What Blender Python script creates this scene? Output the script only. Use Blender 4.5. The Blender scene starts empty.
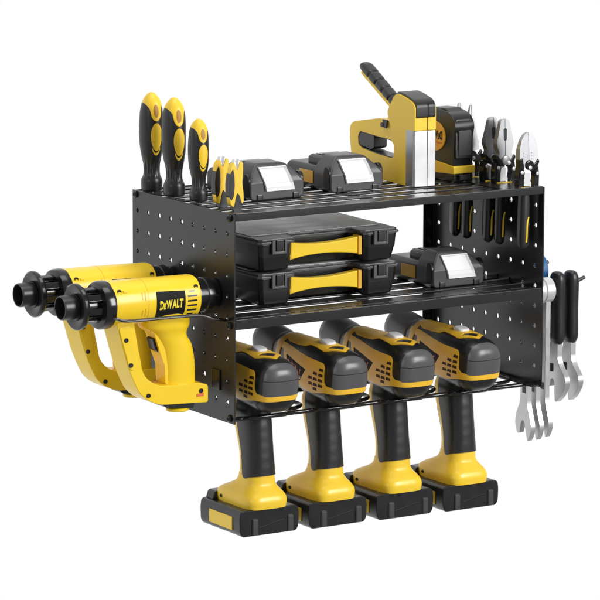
import bpy, bmesh, math, random
from mathutils import Vector, Matrix
random.seed(7)
R_ = math.radians; PI = math.pi
S = bpy.context.scene
COL = S.collection
MM = 0.001

# ------------------------------------------------------------------ materials
def mat(name, col, rough=0.45, metal=0.0, bump=0.0, bscale=900, coat=0.0, var=0.06, rvar=0.06, spec=0.5):
    m = bpy.data.materials.new(name); m.use_nodes = True
    nt = m.node_tree; b = nt.nodes['Principled BSDF']
    b.inputs['Metallic'].default_value = metal
    b.inputs['Specular IOR Level'].default_value = spec
    if coat: b.inputs['Coat Weight'].default_value = coat; b.inputs['Coat Roughness'].default_value = 0.12
    tc = nt.nodes.new('ShaderNodeTexCoord')
    n1 = nt.nodes.new('ShaderNodeTexNoise'); n1.inputs['Scale'].default_value = 45; n1.inputs['Detail'].default_value = 4
    nt.links.new(tc.outputs['Object'], n1.inputs['Vector'])
    mr = nt.nodes.new('ShaderNodeMapRange')
    mr.inputs[1].default_value = 0.3; mr.inputs[2].default_value = 0.7
    mr.inputs[3].default_value = max(0.02, rough-rvar); mr.inputs[4].default_value = rough+rvar
    nt.links.new(n1.outputs['Fac'], mr.inputs[0]); nt.links.new(mr.outputs[0], b.inputs['Roughness'])
    mx = nt.nodes.new('ShaderNodeMix'); mx.data_type = 'RGBA'
    mx.inputs[6].default_value = (*[c*(1-var) for c in col], 1); mx.inputs[7].default_value = (*[min(1, c*(1+var)) for c in col], 1)
    n2 = nt.nodes.new('ShaderNodeTexNoise'); n2.inputs['Scale'].default_value = 18; n2.inputs['Detail'].default_value = 3
    nt.links.new(tc.outputs['Object'], n2.inputs['Vector'])
    nt.links.new(n2.outputs['Fac'], mx.inputs[0]); nt.links.new(mx.outputs[2], b.inputs['Base Color'])
    if bump:
        n3 = nt.nodes.new('ShaderNodeTexNoise'); n3.inputs['Scale'].default_value = bscale; n3.inputs['Detail'].default_value = 2
        nt.links.new(tc.outputs['Object'], n3.inputs['Vector'])
        bp = nt.nodes.new('ShaderNodeBump'); bp.inputs['Strength'].default_value = bump; bp.inputs['Distance'].default_value = 0.0003
        nt.links.new(n3.outputs['Fac'], bp.inputs['Height']); nt.links.new(bp.outputs['Normal'], b.inputs['Normal'])
    return m

M = {
 'rack':   mat('black_powder_coat', (0.013, 0.013, 0.014), 0.28, bump=0.10, bscale=1500, spec=0.45, rvar=0.015),
 'yellow': mat('yellow_plastic', (0.90, 0.60, 0.035), 0.36, bump=0.05, bscale=1400, var=0.02),
 'gunyel': mat('bright_yellow_plastic', (0.93, 0.63, 0.018), 0.32, bump=0.05, bscale=1400, var=0.02),
 'amber':  mat('amber_plastic', (0.80, 0.44, 0.035), 0.40, bump=0.05, bscale=1400, var=0.03),
 'label':  mat('yellow_label', (0.95, 0.78, 0.05), 0.5, var=0.01),
 'black':  mat('black_plastic', (0.010, 0.010, 0.011), 0.31, bump=0.12),
 'gloss':  mat('gloss_black_plastic', (0.010, 0.010, 0.011), 0.16, rvar=0.05),
 'rubber': mat('dark_rubber', (0.016, 0.016, 0.017), 0.34, bump=0.18, bscale=1800),
 'grey':   mat('dark_grey_plastic', (0.050, 0.050, 0.053), 0.36, bump=0.10),
 'greyl':  mat('mid_grey_plastic', (0.11, 0.11, 0.115), 0.40, bump=0.08),
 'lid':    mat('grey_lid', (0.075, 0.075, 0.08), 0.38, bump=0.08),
 'white':  mat('white_plastic', (0.80, 0.80, 0.81), 0.45, var=0.01),
 'silver': mat('silver_plastic', (0.72, 0.72, 0.73), 0.4, metal=0.0, var=0.02),
 'chrome': mat('brushed_chrome', (0.70, 0.70, 0.71), 0.34, metal=0.45, var=0.02),
 'steel':  mat('satin_steel', (0.38, 0.38, 0.39), 0.36, metal=0.85, bump=0.08, var=0.05),
 'forged': mat('forged_steel', (0.56, 0.56, 0.57), 0.38, metal=0.8, bump=0.12, var=0.05),
 'dark':   mat('dark_metal', (0.05, 0.05, 0.052), 0.35, metal=0.7),
 'orange': mat('orange_print', (0.75, 0.16, 0.03), 0.5),
  'ventshade': mat('vent_shade_brown', (0.045, 0.016, 0.003), 0.6, spec=0.15),
 'bumper': mat('bumper_grey', (0.082, 0.082, 0.086), 0.33, bump=0.06),
 'holeshade': mat('amber_hole_shade', (0.42, 0.19, 0.01), 0.5),
 'print': mat('printed_black', (0.010, 0.010, 0.011), 0.6, spec=0.15),
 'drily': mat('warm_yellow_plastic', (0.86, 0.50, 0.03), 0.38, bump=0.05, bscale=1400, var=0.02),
 'lidsheen': mat('lid_sheen_grey', (0.50, 0.50, 0.505), 0.5, bump=0.08),  # pale grey holds the white reflection on the lid top
 'rod': mat('polished_rod', (0.13, 0.125, 0.12), 0.25, metal=1.0),
 'blue':   mat('blue_plastic', (0.015, 0.10, 0.26), 0.4),
}

# ------------------------------------------------------------------ mesh helpers (all in millimetres)
def smooth(bm):
    for f in bm.faces: f.smooth = True
def obj(name, bm, m, parent=None, mw=None, angle=32):
    bmesh.ops.recalc_face_normals(bm, faces=bm.faces)
    if mw is not None: bmesh.ops.transform(bm, matrix=mw, verts=bm.verts)
    bmesh.ops.scale(bm, vec=(MM, MM, MM), verts=bm.verts)
    smooth(bm)
    me = bpy.data.meshes.new(name); bm.to_mesh(me); bm.free()
    me.set_sharp_from_angle(angle=R_(angle))
    me.materials.append(M[m] if isinstance(m, str) else m)
    o = bpy.data.objects.new(name, me); COL.objects.link(o)
    wn = o.modifiers.new('weighted_normal', 'WEIGHTED_NORMAL'); wn.mode = 'FACE_AREA'; wn.weight = 50; wn.keep_sharp = True
    if parent is not None: o.parent = parent
    return o
def thing(name, loc, label, cat, group=None, rz=0):
    o = bpy.data.objects.new(name, None); COL.objects.link(o); o.empty_display_size = 0.01
    o.location = Vector(loc)*MM; o.rotation_euler = (0, 0, rz)
    o['label'] = label; o['category'] = cat
    if group: o['group'] = group
    return o
def copy_thing(src, dloc, label):
    c = src.copy(); COL.objects.link(c); c.location = src.location + Vector(dloc)*MM; c['label'] = label
    for ch in list(src.children):
        k = ch.copy(); COL.objects.link(k); k.parent = c
        for g in list(ch.children):
            q = g.copy(); COL.objects.link(q); q.parent = k
    return c
def add(a, b):
    """merge bmesh b into a"""
    me = bpy.data.meshes.new('t'); b.to_mesh(me); b.free(); a.from_mesh(me); bpy.data.meshes.remove(me); return a
def bevel(bm, w, seg=2, ang=25):
    if w <= 0: return bm
    bmesh.ops.recalc_face_normals(bm, faces=bm.faces)
    es = [e for e in bm.edges if len(e.link_faces) == 2 and e.calc_face_angle(0) > R_(ang)]
    bmesh.ops.bevel(bm, geom=es, offset=w, segments=seg, profile=0.6, affect='EDGES', clamp_overlap=True)
    return bm
def box(x0, x1, y0, y1, z0, z1, b=0.6, seg=2):
    bm = bmesh.new(); bmesh.ops.create_cube(bm, size=1)
    for v in bm.verts:
        v.co = Vector((x0+(v.co.x+.5)*(x1-x0), y0+(v.co.y+.5)*(y1-y0), z0+(v.co.z+.5)*(z1-z0)))
    return bevel(bm, b, seg)
def p3(ax, u, v, t):
    return Vector((t, u, v)) if ax == 'x' else Vector((u, t, v)) if ax == 'y' else Vector((u, v, t))
def prism(poly, ax, t0, t1, b=0.8, seg=2):
    """polygon given in the two axes other than ax, extruded from t0 to t1"""
    bm = bmesh.new()
    a = [bm.verts.new(p3(ax, u, v, t0)) for u, v in poly]; c = [bm.verts.new(p3(ax, u, v, t1)) for u, v in poly]
    n = len(poly)
    bm.faces.new(a); bm.faces.new(c)
    for i in range(n): bm.faces.new((a[i], a[(i+1) % n], c[(i+1) % n], c[i]))
    if b:
        bmesh.ops.recalc_face_normals(bm, faces=bm.faces)
        caps = [f for f in bm.faces if len(f.verts) == n and abs(f.normal.dot(p3(ax, 0, 0, 1))) > .9]
        es = set(e for f in caps for e in f.edges)
        bmesh.ops.bevel(bm, geom=list(es), offset=b, segments=seg, profile=0.6, affect='EDGES', clamp_overlap=True)
    return bm
def rnd(poly, r, n=4):
    """round every corner of a polygon; r is one radius or one per corner"""
    out = []; N = len(poly)
    for i in range(N):
        P = Vector(poly[i]); A = Vector(poly[i-1]); B = Vector(poly[(i+1) % N])
        ri = r[i] if isinstance(r, (list, tuple)) else r
        if ri <= 0: out.append(tuple(P)); continue
        a = (A-P); b = (B-P); la, lb = a.length, b.length
        d = min(ri, la*.48, lb*.48); a.normalize(); b.normalize()
        p0 = P+a*d; p1 = P+b*d
        for k in range(n+1):
            t = k/n; q = p0*(1-t)**2+P*2*t*(1-t)+p1*t*t; out.append((q.x, q.y))
    return out
def cat(rows, steps):
    """catmull-rom interpolation of numeric rows"""
    out = []; n = len(rows)
    for i in range(n-1):
        p0 = rows[max(i-1, 0)]; p1 = rows[i]; p2 = rows[i+1]; p3_ = rows[min(i+2, n-1)]
        for k in range(steps):
            t = k/steps
            out.append([0.5*((2*b)+(-a+c)*t+(2*a-5*b+4*c-d)*t*t+(-a+3*b-3*c+d)*t**3) for a, b, c, d in zip(p0, p1, p2, p3_)])
    out.append(list(rows[-1])); return out
def loft(rows, ax, n=48, steps=4, mod=None):
    """rows: (t, cu, cv, hu, hv, exponent) superellipse sections along axis ax"""
    rs = cat(rows, steps) if steps > 1 else rows
    bm = bmesh.new(); rings = []
    for t, cu, cv, hu, hv, e in rs:
        ring = []
        for k in range(n):
            a = 2*PI*k/n; c, s = math.cos(a), math.sin(a); q = 2/max(e, 1.2)
            m_ = mod(t, a) if mod else 1
            ring.append(bm.verts.new(p3(ax, cu+m_*max(hu, .05)*math.copysign(abs(c)**q, c), cv+m_*max(hv, .05)*math.copysign(abs(s)**q, s), t)))
        rings.append(ring)
    for i in range(len(rings)-1):
        for k in range(n):
            bm.faces.new((rings[i][k], rings[i][(k+1) % n], rings[i+1][(k+1) % n], rings[i+1][k]))
    bm.faces.new(rings[0]); bm.faces.new(rings[-1])
    return bm
def lathe(prof, ax, cu, cv, n=40):
    return loft([(t, cu, cv, r, r, 2) for t, r in prof], ax, n, 1)
def ringlathe(prof, ax, cu, cv, n=40):
    """closed profile (t, r) spun into a ring"""
    bm = bmesh.new(); rs = []
    for t, r in prof:
        rs.append([bm.verts.new(p3(ax, cu+r*math.cos(2*PI*k/n), cv+r*math.sin(2*PI*k/n), t)) for k in range(n)])
    m_ = len(rs)
    for i in range(m_):
        for k in range(n):
            bm.faces.new((rs[i][k], rs[i][(k+1) % n], rs[(i+1) % m_][(k+1) % n], rs[(i+1) % m_][k]))
    return bm
def tube(pts, r, n=12, steps=6, closed=False):
    ps = [Vector(p) for p in pts]
    if steps > 1: ps = [Vector(p) for p in cat([tuple(p) for p in ps], steps)]
    bm = bmesh.new(); rings = []; up = None
    for i, p in enumerate(ps):
        t = (ps[min(i+1, len(ps)-1)]-ps[max(i-1, 0)]).normalized()
        if up is None: up = t.orthogonal().normalized()
        up = (up-t*up.dot(t)).normalized(); w = t.cross(up)
        rings.append([bm.verts.new(p+(up*math.cos(2*PI*k/n)+w*math.sin(2*PI*k/n))*r) for k in range(n)])
    for i in range(len(rings)-1):
        for k in range(n): bm.faces.new((rings[i][k], rings[i][(k+1) % n], rings[i+1][(k+1) % n], rings[i+1][k]))
    bm.faces.new(rings[0]); bm.faces.new(rings[-1]); return bm
def inside(p, poly):
    x, y = p; c = False; n = len(poly)
    for i in range(n):
        x1, y1 = poly[i]; x2, y2 = poly[(i+1) % n]
        if (y1 > y) != (y2 > y) and x < (x2-x1)*(y-y1)/(y2-y1)+x1: c = not c
    return c
def region(src, poly, ax, pred=None, off=0.4, depth=1.2, holes=()):
    """raised overlay: the part of surface src inside poly (seen along ax), lifted by off, with a rim"""
    bm = src.copy(); i, j = {'x': (1, 2), 'y': (0, 2), 'z': (0, 1)}[ax]
    bmesh.ops.recalc_face_normals(bm, faces=bm.faces); bm.normal_update()
    if pred:
        bad = [f for f in bm.faces if not pred(f.calc_center_median(), f.normal)]
        bmesh.ops.delete(bm, geom=bad, context='FACES')
    xs = [p[0] for p in poly]; ys = [p[1] for p in poly]
    bad = [f for f in bm.faces if max(v.co[i] for v in f.verts) < min(xs) or min(v.co[i] for v in f.verts) > max(xs)
           or max(v.co[j] for v in f.verts) < min(ys) or min(v.co[j] for v in f.verts) > max(ys)]
    bmesh.ops.delete(bm, geom=bad, context='FACES')
    k = {'x': 0, 'y': 1, 'z': 2}[ax]
    for pl in [poly]+list(holes):
        for q in range(len(pl)):
            a, b = pl[q], pl[(q+1) % len(pl)]
            d = (b[0]-a[0], b[1]-a[1]); L = math.hypot(*d)
            if L < 1e-6: continue
            no = [0, 0, 0]; no[i] = -d[1]/L; no[j] = d[0]/L
            co = [0, 0, 0]; co[i] = a[0]; co[j] = a[1]
            lo = (min(a[0], b[0])-1e-3, min(a[1], b[1])-1e-3); hi = (max(a[0], b[0])+1e-3, max(a[1], b[1])+1e-3)
            fs = [f for f in bm.faces if not (max(v.co[i] for v in f.verts) < lo[0] or min(v.co[i] for v in f.verts) > hi[0]
                  or max(v.co[j] for v in f.verts) < lo[1] or min(v.co[j] for v in f.verts) > hi[1])]
            g = set(fs)
            for f in fs: g.update(f.edges); g.update(f.verts)
            bmesh.ops.bisect_plane(bm, geom=list(g), dist=1e-4, plane_co=co, plane_no=no)
    bad = []
    for f in bm.faces:
        c = f.calc_center_median(); c2 = (c[i], c[j])
        if not inside(c2, poly) or any(inside(c2, h) for h in holes): bad.append(f)
    bmesh.ops.delete(bm, geom=bad, context='FACES')
    bm.normal_update()
    nv = {v: v.normal.copy() for v in bm.verts}
    for v in bm.verts: v.co += nv[v]*off
    be = [e for e in bm.edges if len(e.link_faces) == 1]
    r = bmesh.ops.extrude_edge_only(bm, edges=be)
    nvs = [g for g in r['geom'] if isinstance(g, bmesh.types.BMVert)]; ns = set(nvs)
    for v in nvs:
        o_ = next((e.other_vert(v) for e in v.link_edges if e.other_vert(v) not in ns), None)
        if o_ is not None and o_ in nv: v.co -= nv[o_]*(off+depth)
    return bm
def text_bm(s, size, bold=0.0, thick=0.3, shear=0.0):
    cu = bpy.data.curves.new('t', 'FONT'); cu.body = s; cu.size = size; cu.align_x = 'CENTER'; cu.align_y = 'CENTER'
    cu.offset = bold; cu.extrude = thick/2; cu.shear = shear; cu.resolution_u = 4
    o = bpy.data.objects.new('t', cu); COL.objects.link(o)
    dg = bpy.context.evaluated_depsgraph_get(); dg.update()
    me = bpy.data.meshes.new_from_object(o.evaluated_get(dg)); bm = bmesh.new(); bm.from_mesh(me)
    bpy.data.objects.remove(o); bpy.data.curves.remove(cu); bpy.data.meshes.remove(me)
    return bm
def logo(w, h, thick=0.4):
    """the tool maker's word mark, sized w x h, in the xy plane centred on the origin"""
    bm = bmesh.new(); x = 0
    for ch, sc in (('D', 1), ('E', .72), ('W', 1), ('A', 1), ('L', 1), ('T', 1)):
        t = text_bm(ch, 10*sc, 0.4, thick)
        mn = min(v.co.x for v in t.verts); mx_ = max(v.co.x for v in t.verts); ym = min(v.co.y for v in t.verts)
        for v in t.verts: v.co.x += x-mn; v.co.y -= ym
        x += mx_-mn+0.35
        add(bm, t)
    yh = max(v.co.y for v in bm.verts)
    for v in bm.verts: v.co.x = (v.co.x/x-.5)*w; v.co.y = (v.co.y/yh-.5)*h
    return bm
def screw(x, y, z, ax, sgn, r=2.2):
    """small recessed screw head facing sgn along ax"""
    b = {'x': (y, z), 'y': (x, z), 'z': (x, y)}[ax]; t = {'x': x, 'y': y, 'z': z}[ax]
    return lathe([(t-sgn*.8, r), (t+sgn*.5, r), (t+sgn*.9, r*.8), (t+sgn*.5, r*.55), (t+sgn*.1, r*.5), (t+sgn*.1, .05)], ax, b[0], b[1], 16)

W, D, H = 367.0, 201.0, 207.0
# ------------------------------------------------------------------ the rack
rack = thing('tool_rack', (0, 0, 0), 'glossy black perforated steel wall rack with two slatted shelves carrying all the power tools', 'tool rack')
def perforated(x, holes_y, holes_z, r, y0, y1, z0, z1, thick):
    bm = bmesh.new()
    dy = 22.0; dz = 20.8
    ys = [y0]+[(a+b)/2 for a, b in zip(holes_y[:-1], holes_y[1:])]+[y1]
    ys = [y0]; zs = [z0]
    for a in holes_y: ys += [a-6, a+6]
    for a in holes_z: zs += [a-6, a+6]
    ys.append(y1); zs.append(z1)
    cache = {}
    def V(y, z):
        k = (round(y, 3), round(z, 3))
        if k not in cache: cache[k] = bm.verts.new((x, y, z))
        return cache[k]
    for i in range(len(ys)-1):
        for j in range(len(zs)-1):
            a, b, c, d = V(ys[i], zs[j]), V(ys[i+1], zs[j]), V(ys[i+1], zs[j+1]), V(ys[i], zs[j+1])
            if i % 2 == 1 and j % 2 == 1:
                cy, cz = holes_y[i//2], holes_z[j//2]; n = 16
                ring = [bm.verts.new((x, cy+r*math.cos(PI/4*5+2*PI*k/n), cz+r*math.sin(PI/4*5+2*PI*k/n))) for k in range(n)]
                corners = [a, b, c, d]
                for q in range(4):
                    s = q*4; A = corners[q]; B = corners[(q+1) % 4]
                    bm.faces.new((A, B, ring[(s+4) % n], ring[(s+3) % n], ring[(s+2) % n], ring[s+1], ring[s]))
            else: bm.faces.new((a, b, c, d))
    g = bmesh.ops.extrude_face_region(bm, geom=list(bm.faces))
    for v in g['geom']:
        if isinstance(v, bmesh.types.BMVert): v.co.x += thick
    return bm
hy = [13.2+22.1*k for k in range(9)]; hz = [20.8+20.8*k for k in range(9)]
pl = perforated(0, hy, hz, 2.5, 0, D-1, 0, H, 1.4)
add(pl, box(1.6, 12, D-1.6, D-.2, 2, H-2, .3))
left_panel = obj('side_panel', pl, 'rack', rack)
pr = perforated(W-1.4, hy, hz, 2.5, 0, D-1, 0, H, 1.4)
add(pr, box(W-14, W-1.6, D-1.6, D-.2, 2, H-2, .3))
add(pr, box(W-12, W-1.6, 2, D-3, 1.0, 2.4, .3))
right_panel = obj('side_panel', pr, 'rack', rack)
def shelf(z, period, gap, plate=False, zr0=0, zr1=0):
    slats = bmesh.new(); y = 7.6+gap; zt = z
    x1 = W-1.7
    while y < D-10:
        add(slats, box(1.7, x1, y, y+period-gap, zt-1.6, zt, .35, 2)); y += period
    o = obj('shelf_slats', slats, 'rack', rack)
    st = bmesh.new()
    for xs in (182,): add(st, box(xs-5, xs+5, 3.2, D-4, zt-3.4, zt-1.8, .3))
    obj('cross_strap', st, 'rack', o)
    if plate:
        # plate with slots at the right end for the pliers
        pb = box(322, x1, 4, D-6, zt+.1, zt+1.3, .3); obj('slotted_plate', pb, 'rack', o)
    rail = prism(rnd([(0, zr0), (3.0, zr0), (3.0, zr1-1.6), (7, zr1-1.6), (7, zr1), (0, zr1)], [.3, .2, .2, .2, .4, .5], 2), 'x', 1.8, x1, .2, 1)
    obj('front_rail', rail, 'rack', o)
    obj('back_rail', box(2, x1, D-5, D-3, zr0, zr1-1, .4), 'rack', o)
    return o
shelf(206.0, 23.4, 10.5, True, 200.3, 208.0)
shelf(102.0, 31.0, 11.0, False, 93.6, 103.6)
def bolt(x, y, z, sg):
    return lathe([(x+sg*1.0, 0.05), (x+sg*2.6, 2.2), (x+sg*1.6, 3.6), (x, 3.8), (x-sg*.6, 3.8)][::-1], 'x', y, z, 20)
for (y, z) in ((8, 203), (193, 203), (8, 97), (193, 97), (8, 5)):
    obj('bolt', bolt(-0.1, y, z, -1), 'gloss', rack)
    obj('bolt', bolt(W+.1, y, z, 1), 'gloss', rack)
# drill holder: bent rod loops under the bottom
DX = [46.6+80.2*i for i in range(4)]
zz = 2.0
hold = bmesh.new()
add(hold, tube([(2, 120, zz-3), (W-3, 120, zz-3)], 2.2, 10, 1))
gaps = [(-6, DX[0]-21)]+[(DX[i]+21, DX[i+1]-21) for i in range(3)]+[(DX[3]+21, W-4)]
for i, (a, b) in enumerate(gaps):
    a += 1.5; b -= 1.5
    if i == 0: a = 4
    c = (a+b)/2; hw = (b-a)/2
    pts = [(a, 120, zz)]+[(a, 60, zz)]
    y0 = 36
    for k in range(0, 9):
        t = PI*k/8
        pts.append((c-hw*math.cos(t), y0+hw*.7*(1-math.sin(t)), zz-1.2*math.sin(t)))
    pts += [(b, 60, zz), (b, 120, zz)]
    add(hold, tube(pts, 2.0, 10, 3))
obj('drill_holder', hold, 'gloss', rack)
wv = [(4, 14, 2)]
for cx_ in DX:
    wv += [(cx_-27, 20, 0.4), (cx_-18, 12, 1.8), (cx_, 10, 2.4), (cx_+18, 12, 1.8), (cx_+27, 20, 0.4)]
wv.append((W-5, 18, 1))
obj('front_rod', tube(wv, 2.3, 12, 6), 'gloss', rack)
# gun holder outside the left panel
gh = bmesh.new()
add(gh, tube([(-1, 18, 101), (-6, 12, 103), (-18, 9, 105.5), (-32, 9, 110), (-60, 9, 111.2), (-105, 9, 111.8), (-118, 10, 112.6), (-124, 16, 115), (-126, 30, 116), (-126, 95, 116), (-124, 150, 115), (-112, 158, 112), (-32, 158, 110), (-8, 158, 104), (-1, 158, 103)], 1.6, 10, 6))
add(gh, tube([(-1, 62, 101), (-14, 62, 103), (-34, 63, 99.5), (-90, 66, 99), (-100, 74, 99), (-100, 90, 99), (-90, 97, 99), (-30, 98, 99), (-1, 98, 101)], 1.6, 10, 5))
obj('gun_holder', gh, 'rod', rack)
# hooks outside the right panel
for (y, z, x1, up) in ((53, 94, 441, 5), (78, 111, 412, 3)):
    obj('hook', tube([(W, y, z), (W+30, y, z), (x1, y, z), (x1+9, y, z+up*.5), (x1+16, y, z+up)], 2.0, 12, 4), 'dark', rack)
obj('hook_plate', box(W+.1, W+1.4, 40, 92, 84, 118, .5), 'rack', rack)
# small glossy black square on left panel
obj('black_square', box(-1.6, -.1, 26, 42, 30, 50, .5), 'gloss', rack)

# ------------------------------------------------------------------ screwdrivers
def screwdriver(x, y, hgt, rad, label, rz=0):
    k = hgt/100.0; q = rad/12.0
    t = thing('screwdriver', (x, y, 207), label, 'screwdriver', 'screwdrivers standing at the left end of the top shelf', rz)
    prof = [(0, 9.6), (1.5, 10.3), (9, 10.6), (12.5, 10), (17, 8.3), (26, 8.3), (33, 9.5), (45, 11.4), (60, 12.0), (72, 11.8), (83, 10.9), (91, 8.6), (96, 5.5), (98.6, 2.8), (99.4, .3)]
    def mod(tz, a):
        z = tz/k
        g = max(0, 1-abs(z-24)/11.0)
        s = 1-0.05*g*(1+math.cos(a*14))
        b = max(0, 1-abs(z-60)/35)
        return s*(1+0.035*b*math.cos(3*(a+PI/2)))
    hb = loft([(z*k, 0, 0, r*q, r*q, 2.1) for z, r in prof], 'z', 84, 5, mod)
    front = lambda c, n: n.y < 0.25 or c.z > 88*k
    cap = [(-14*q, 89*k), (-9.5*q, 90*k), (-6.0*q, 84*k), (-4.7*q, 76*k), (-2.6*q, 72.5*k), (0, 71.5*k), (2.6*q, 72.5*k), (4.7*q, 76*k), (6.0*q, 84*k), (9.5*q, 90*k), (14*q, 89*k), (14*q, 103*k), (-14*q, 103*k)]
    capr = region(hb, cap, 'y', lambda c, n: True, .25, 1)
    ov = [(5.4*q*math.cos(a)*(1+.12*math.sin(a)), (55.5+14*math.sin(a))*k) for a in [2*PI*i/28 for i in range(28)]]
    pad = region(hb, ov, 'y', lambda c, n: n.y < .1, .7, 1.5)
    sm = [(5.6*q*math.cos(a), (56.5+19.6*math.sin(a))*k) for a in [R_(222)+R_(96)*i/14 for i in range(15)]]+[(5.2*q*math.cos(a), (56.5+17.0*math.sin(a))*k) for a in [R_(318)-R_(96)*i/14 for i in range(15)]]
    sm_ = [((6.5*q*math.cos(a)), (44+8.5*math.sin(a))*k) for a in [PI+PI*i/10 for i in range(11)]]+[((5.5*q*math.cos(a)), (44.5+6.5*math.sin(a))*k) for a in [2*PI-PI*i/10 for i in range(11)]]
    smi = region(hb, sm, 'y', lambda c, n: n.y < .1, .4, 1)
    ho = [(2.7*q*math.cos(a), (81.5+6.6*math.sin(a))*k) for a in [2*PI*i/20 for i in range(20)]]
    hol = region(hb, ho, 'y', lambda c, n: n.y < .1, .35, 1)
    h = obj('handle', hb, 'rubber', t)
    obj('end_cap', capr, 'yellow', t); obj('grip_pad', pad, 'yellow', t); obj('grip_stripe', smi, 'yellow', t)
    obj('hole_inlay', hol, 'holeshade', t)  # flat inlay; the hanging hole's shade is put into its darker amber
    obj('shank', lathe([(-42, .5), (-40, 2.4), (0.5, 2.6), (1, .1)], 'z', 0, 0, 16), 'steel', t)
    return t
screwdriver(13.2, 184, 100, 12.2, 'tall black and yellow screwdriver handle nearest the back left corner of the top shelf', -0.1)
screwdriver(15, 142, 99, 12.2, 'tall black and yellow screwdriver handle between another tall one and the short one', -0.08)
screwdriver(18.8, 100, 82, 10.3, 'shortest of the black and yellow screwdriver handles, next to the small snips', -0.06)

# ------------------------------------------------------------------ small snips
def snips(x, y, label):
    t = thing('mini_snips', (x, y, 206.5), label, 'snips', 'small yellow snips standing on the top shelf')
    out = rnd([(-3.5, 47), (-7.2, 42), (-8.6, 30), (-8.8, 14), (-7.5, 5), (-4, 2.5), (0, 9), (3.6, 3.5), (7.2, 7), (7.0, 16), (5.6, 26), (6.6, 38), (6.4, 46), (3.5, 48), (0, 38)], 2, 3)
    b = prism(out, 'y', -3.4, 3.4, 1.5, 3)
    obj('handles', b, 'yellow', t)
    ins = rnd([(-5.0, 41), (-8.4, 35), (-9.6, 26), (-9.4, 14), (-6.8, 9), (-4.2, 14), (-3.2, 24), (-3.6, 34)], 2, 3)
    obj('grip_inset', prism(ins, 'y', -4.0, 4.0, .8, 2), 'rubber', t)
    obj('lower_grip', prism(rnd([(-4.6, -1), (4.8, -1), (5.6, 5), (1.8, 15), (0, 17), (-1.6, 13)], 1.2), 'y', -4.0, 4.0, .8, 2), 'rubber', t)
    for s in (-1, 1):
        obj('blade', prism(rnd([(s*.4, 36), (s*3.4, 46), (s*2.4, 49.5), (s*1.4, 46), (s*.5, 40)], .5), 'y', -2.5, 2.5, .4, 1), 'chrome', t)
    obj('spring', ringlathe([(-2, 1.2), (-2, 3), (2, 3), (2, 1.2)], 'y', 0, -1.5, 20), 'chrome', t)
    return t
snips(20.5, 59, 'left of the two small yellow snips, half hidden by its twin')
snips(21.8, 34, 'right of the two small yellow snips, nearest the front left corner of the top shelf')

# ------------------------------------------------------------------ batteries lying on the shelves
def battery(x, y, z, label):
    t = thing('battery_pack', (x, y, z), label, 'battery', 'slide-on tool batteries lying on the shelves')
    slab = rnd([(2, 0), (58, 0), (61, 4), (61, 20), (57, 24), (4, 24), (0, 20), (0, 4)], 2, 3)
    obj('base_case', prism(slab, 'y', 3, 86, 2.5, 3), 'black', t)
    hexa = rnd([(0, 2), (3, 0), (59, 0), (62, 2), (62.5, 18), (57, 24), (44, 35.6), (10, 36.4), (3, 26), (-.5, 18)], [2, 1, 1, 2, 3, 5, 4, 4, 5, 3], 3)
    tw = prism(hexa, 'y', 0, 33, 2.2, 3)
    yy = lambda q: max(0, q-18)*.5
    for zc in (18, 26): bmesh.ops.bisect_plane(tw, geom=list(tw.verts)+list(tw.edges)+list(tw.faces), plane_co=(0, 0, zc), plane_no=(0, 0, 1))
    for v in tw.verts:
        if v.co.y < 20: v.co.y += yy(v.co.z)
        else: v.co.y -= max(0, v.co.z-26)*.3
    obj('front_case', tw, 'grey', t)
    # side guards
    for s, xx in ((0, -1.0), (1, 58.6)):
        g = prism(rnd([(2, 3), (2, 20), (6, 26), (12, 26), (14, 20), (14, 3)], 2.5), 'x', xx, xx+4.8, 1.2, 2)
        obj('side_guard', g, 'greyl' if 0 else 'black', t)
    for xx in (7, 49): obj('foot', box(xx, xx+7, -1.2, 5, .2, 6, 1, 2), 'black', t)
    obj('terminal_block', add(prism(rnd([(10, 20), (50, 20), (50, 30), (46, 32.5), (14, 32.5), (10, 30)], 1.5), 'y', 24, 60, 1.2, 2), box(14, 44, 18, 40, 32.2, 35.2, .8)), 'black', t)
    obj('terminal_slot', prism([(17, 32.4), (43, 32.4), (43, 33.2), (17, 33.2)], 'y', 44, 56, .2, 1), 'gloss', t)
    # pale lens of the battery: a shallow tray on the sloping front
    bm = bmesh.new()
    def P(u, v, dep):   # u 0..1 left-right, v 0..1 bottom-top
        zq = 9.0+v*23.5; xl = 17.5-v*5.6; xr = 50.0-v*6.5
        return Vector((xl+(xr-xl)*u, yy(zq)-2.6+dep, zq))
    us = [0, .03, .06, .5, .86, .92, 1.0]; vs = [0, .05, .16, .3, .34, .6, .93, .96, 1]
    def dep(u, v): return 0 if (u in (0, .03, 1.0) or v in (0, .96, 1) or u >= .92 and v < .3) else (2.1 if v > .17 else 0.2)
    g = [[bm.verts.new(P(u, v, dep(u, v))) for u in us] for v in vs]
    for a in range(len(vs)-1):
        for b in range(len(us)-1): bm.faces.new((g[a][b], g[a][b+1], g[a+1][b+1], g[a+1][b]))
    be = [e for e in bm.edges if len(e.link_faces) == 1]
    r = bmesh.ops.extrude_edge_only(bm, edges=be)
    for v in r['geom']:
        if isinstance(v, bmesh.types.BMVert): v.co.y += 4
    obj('lens', bm, 'white', t, angle=20)
    obj('side_label', box(-.7, .3, 34, 60, 6, 18.5, .3), 'amber', t)
    obj('side_label', box(60.7, 61.7, 34, 60, 6, 18.5, .3), 'amber', t)
    return t
battery(62, 72, 206.3, 'dark grey battery with pale lens beside the small yellow snips on the top shelf')
battery(160, 78, 206.3, 'dark grey battery with pale lens directly left of the staple gun')
battery(271.5, 58, 102.3, 'dark grey battery with pale lens alone on the middle shelf right of the organizer cases')

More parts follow.
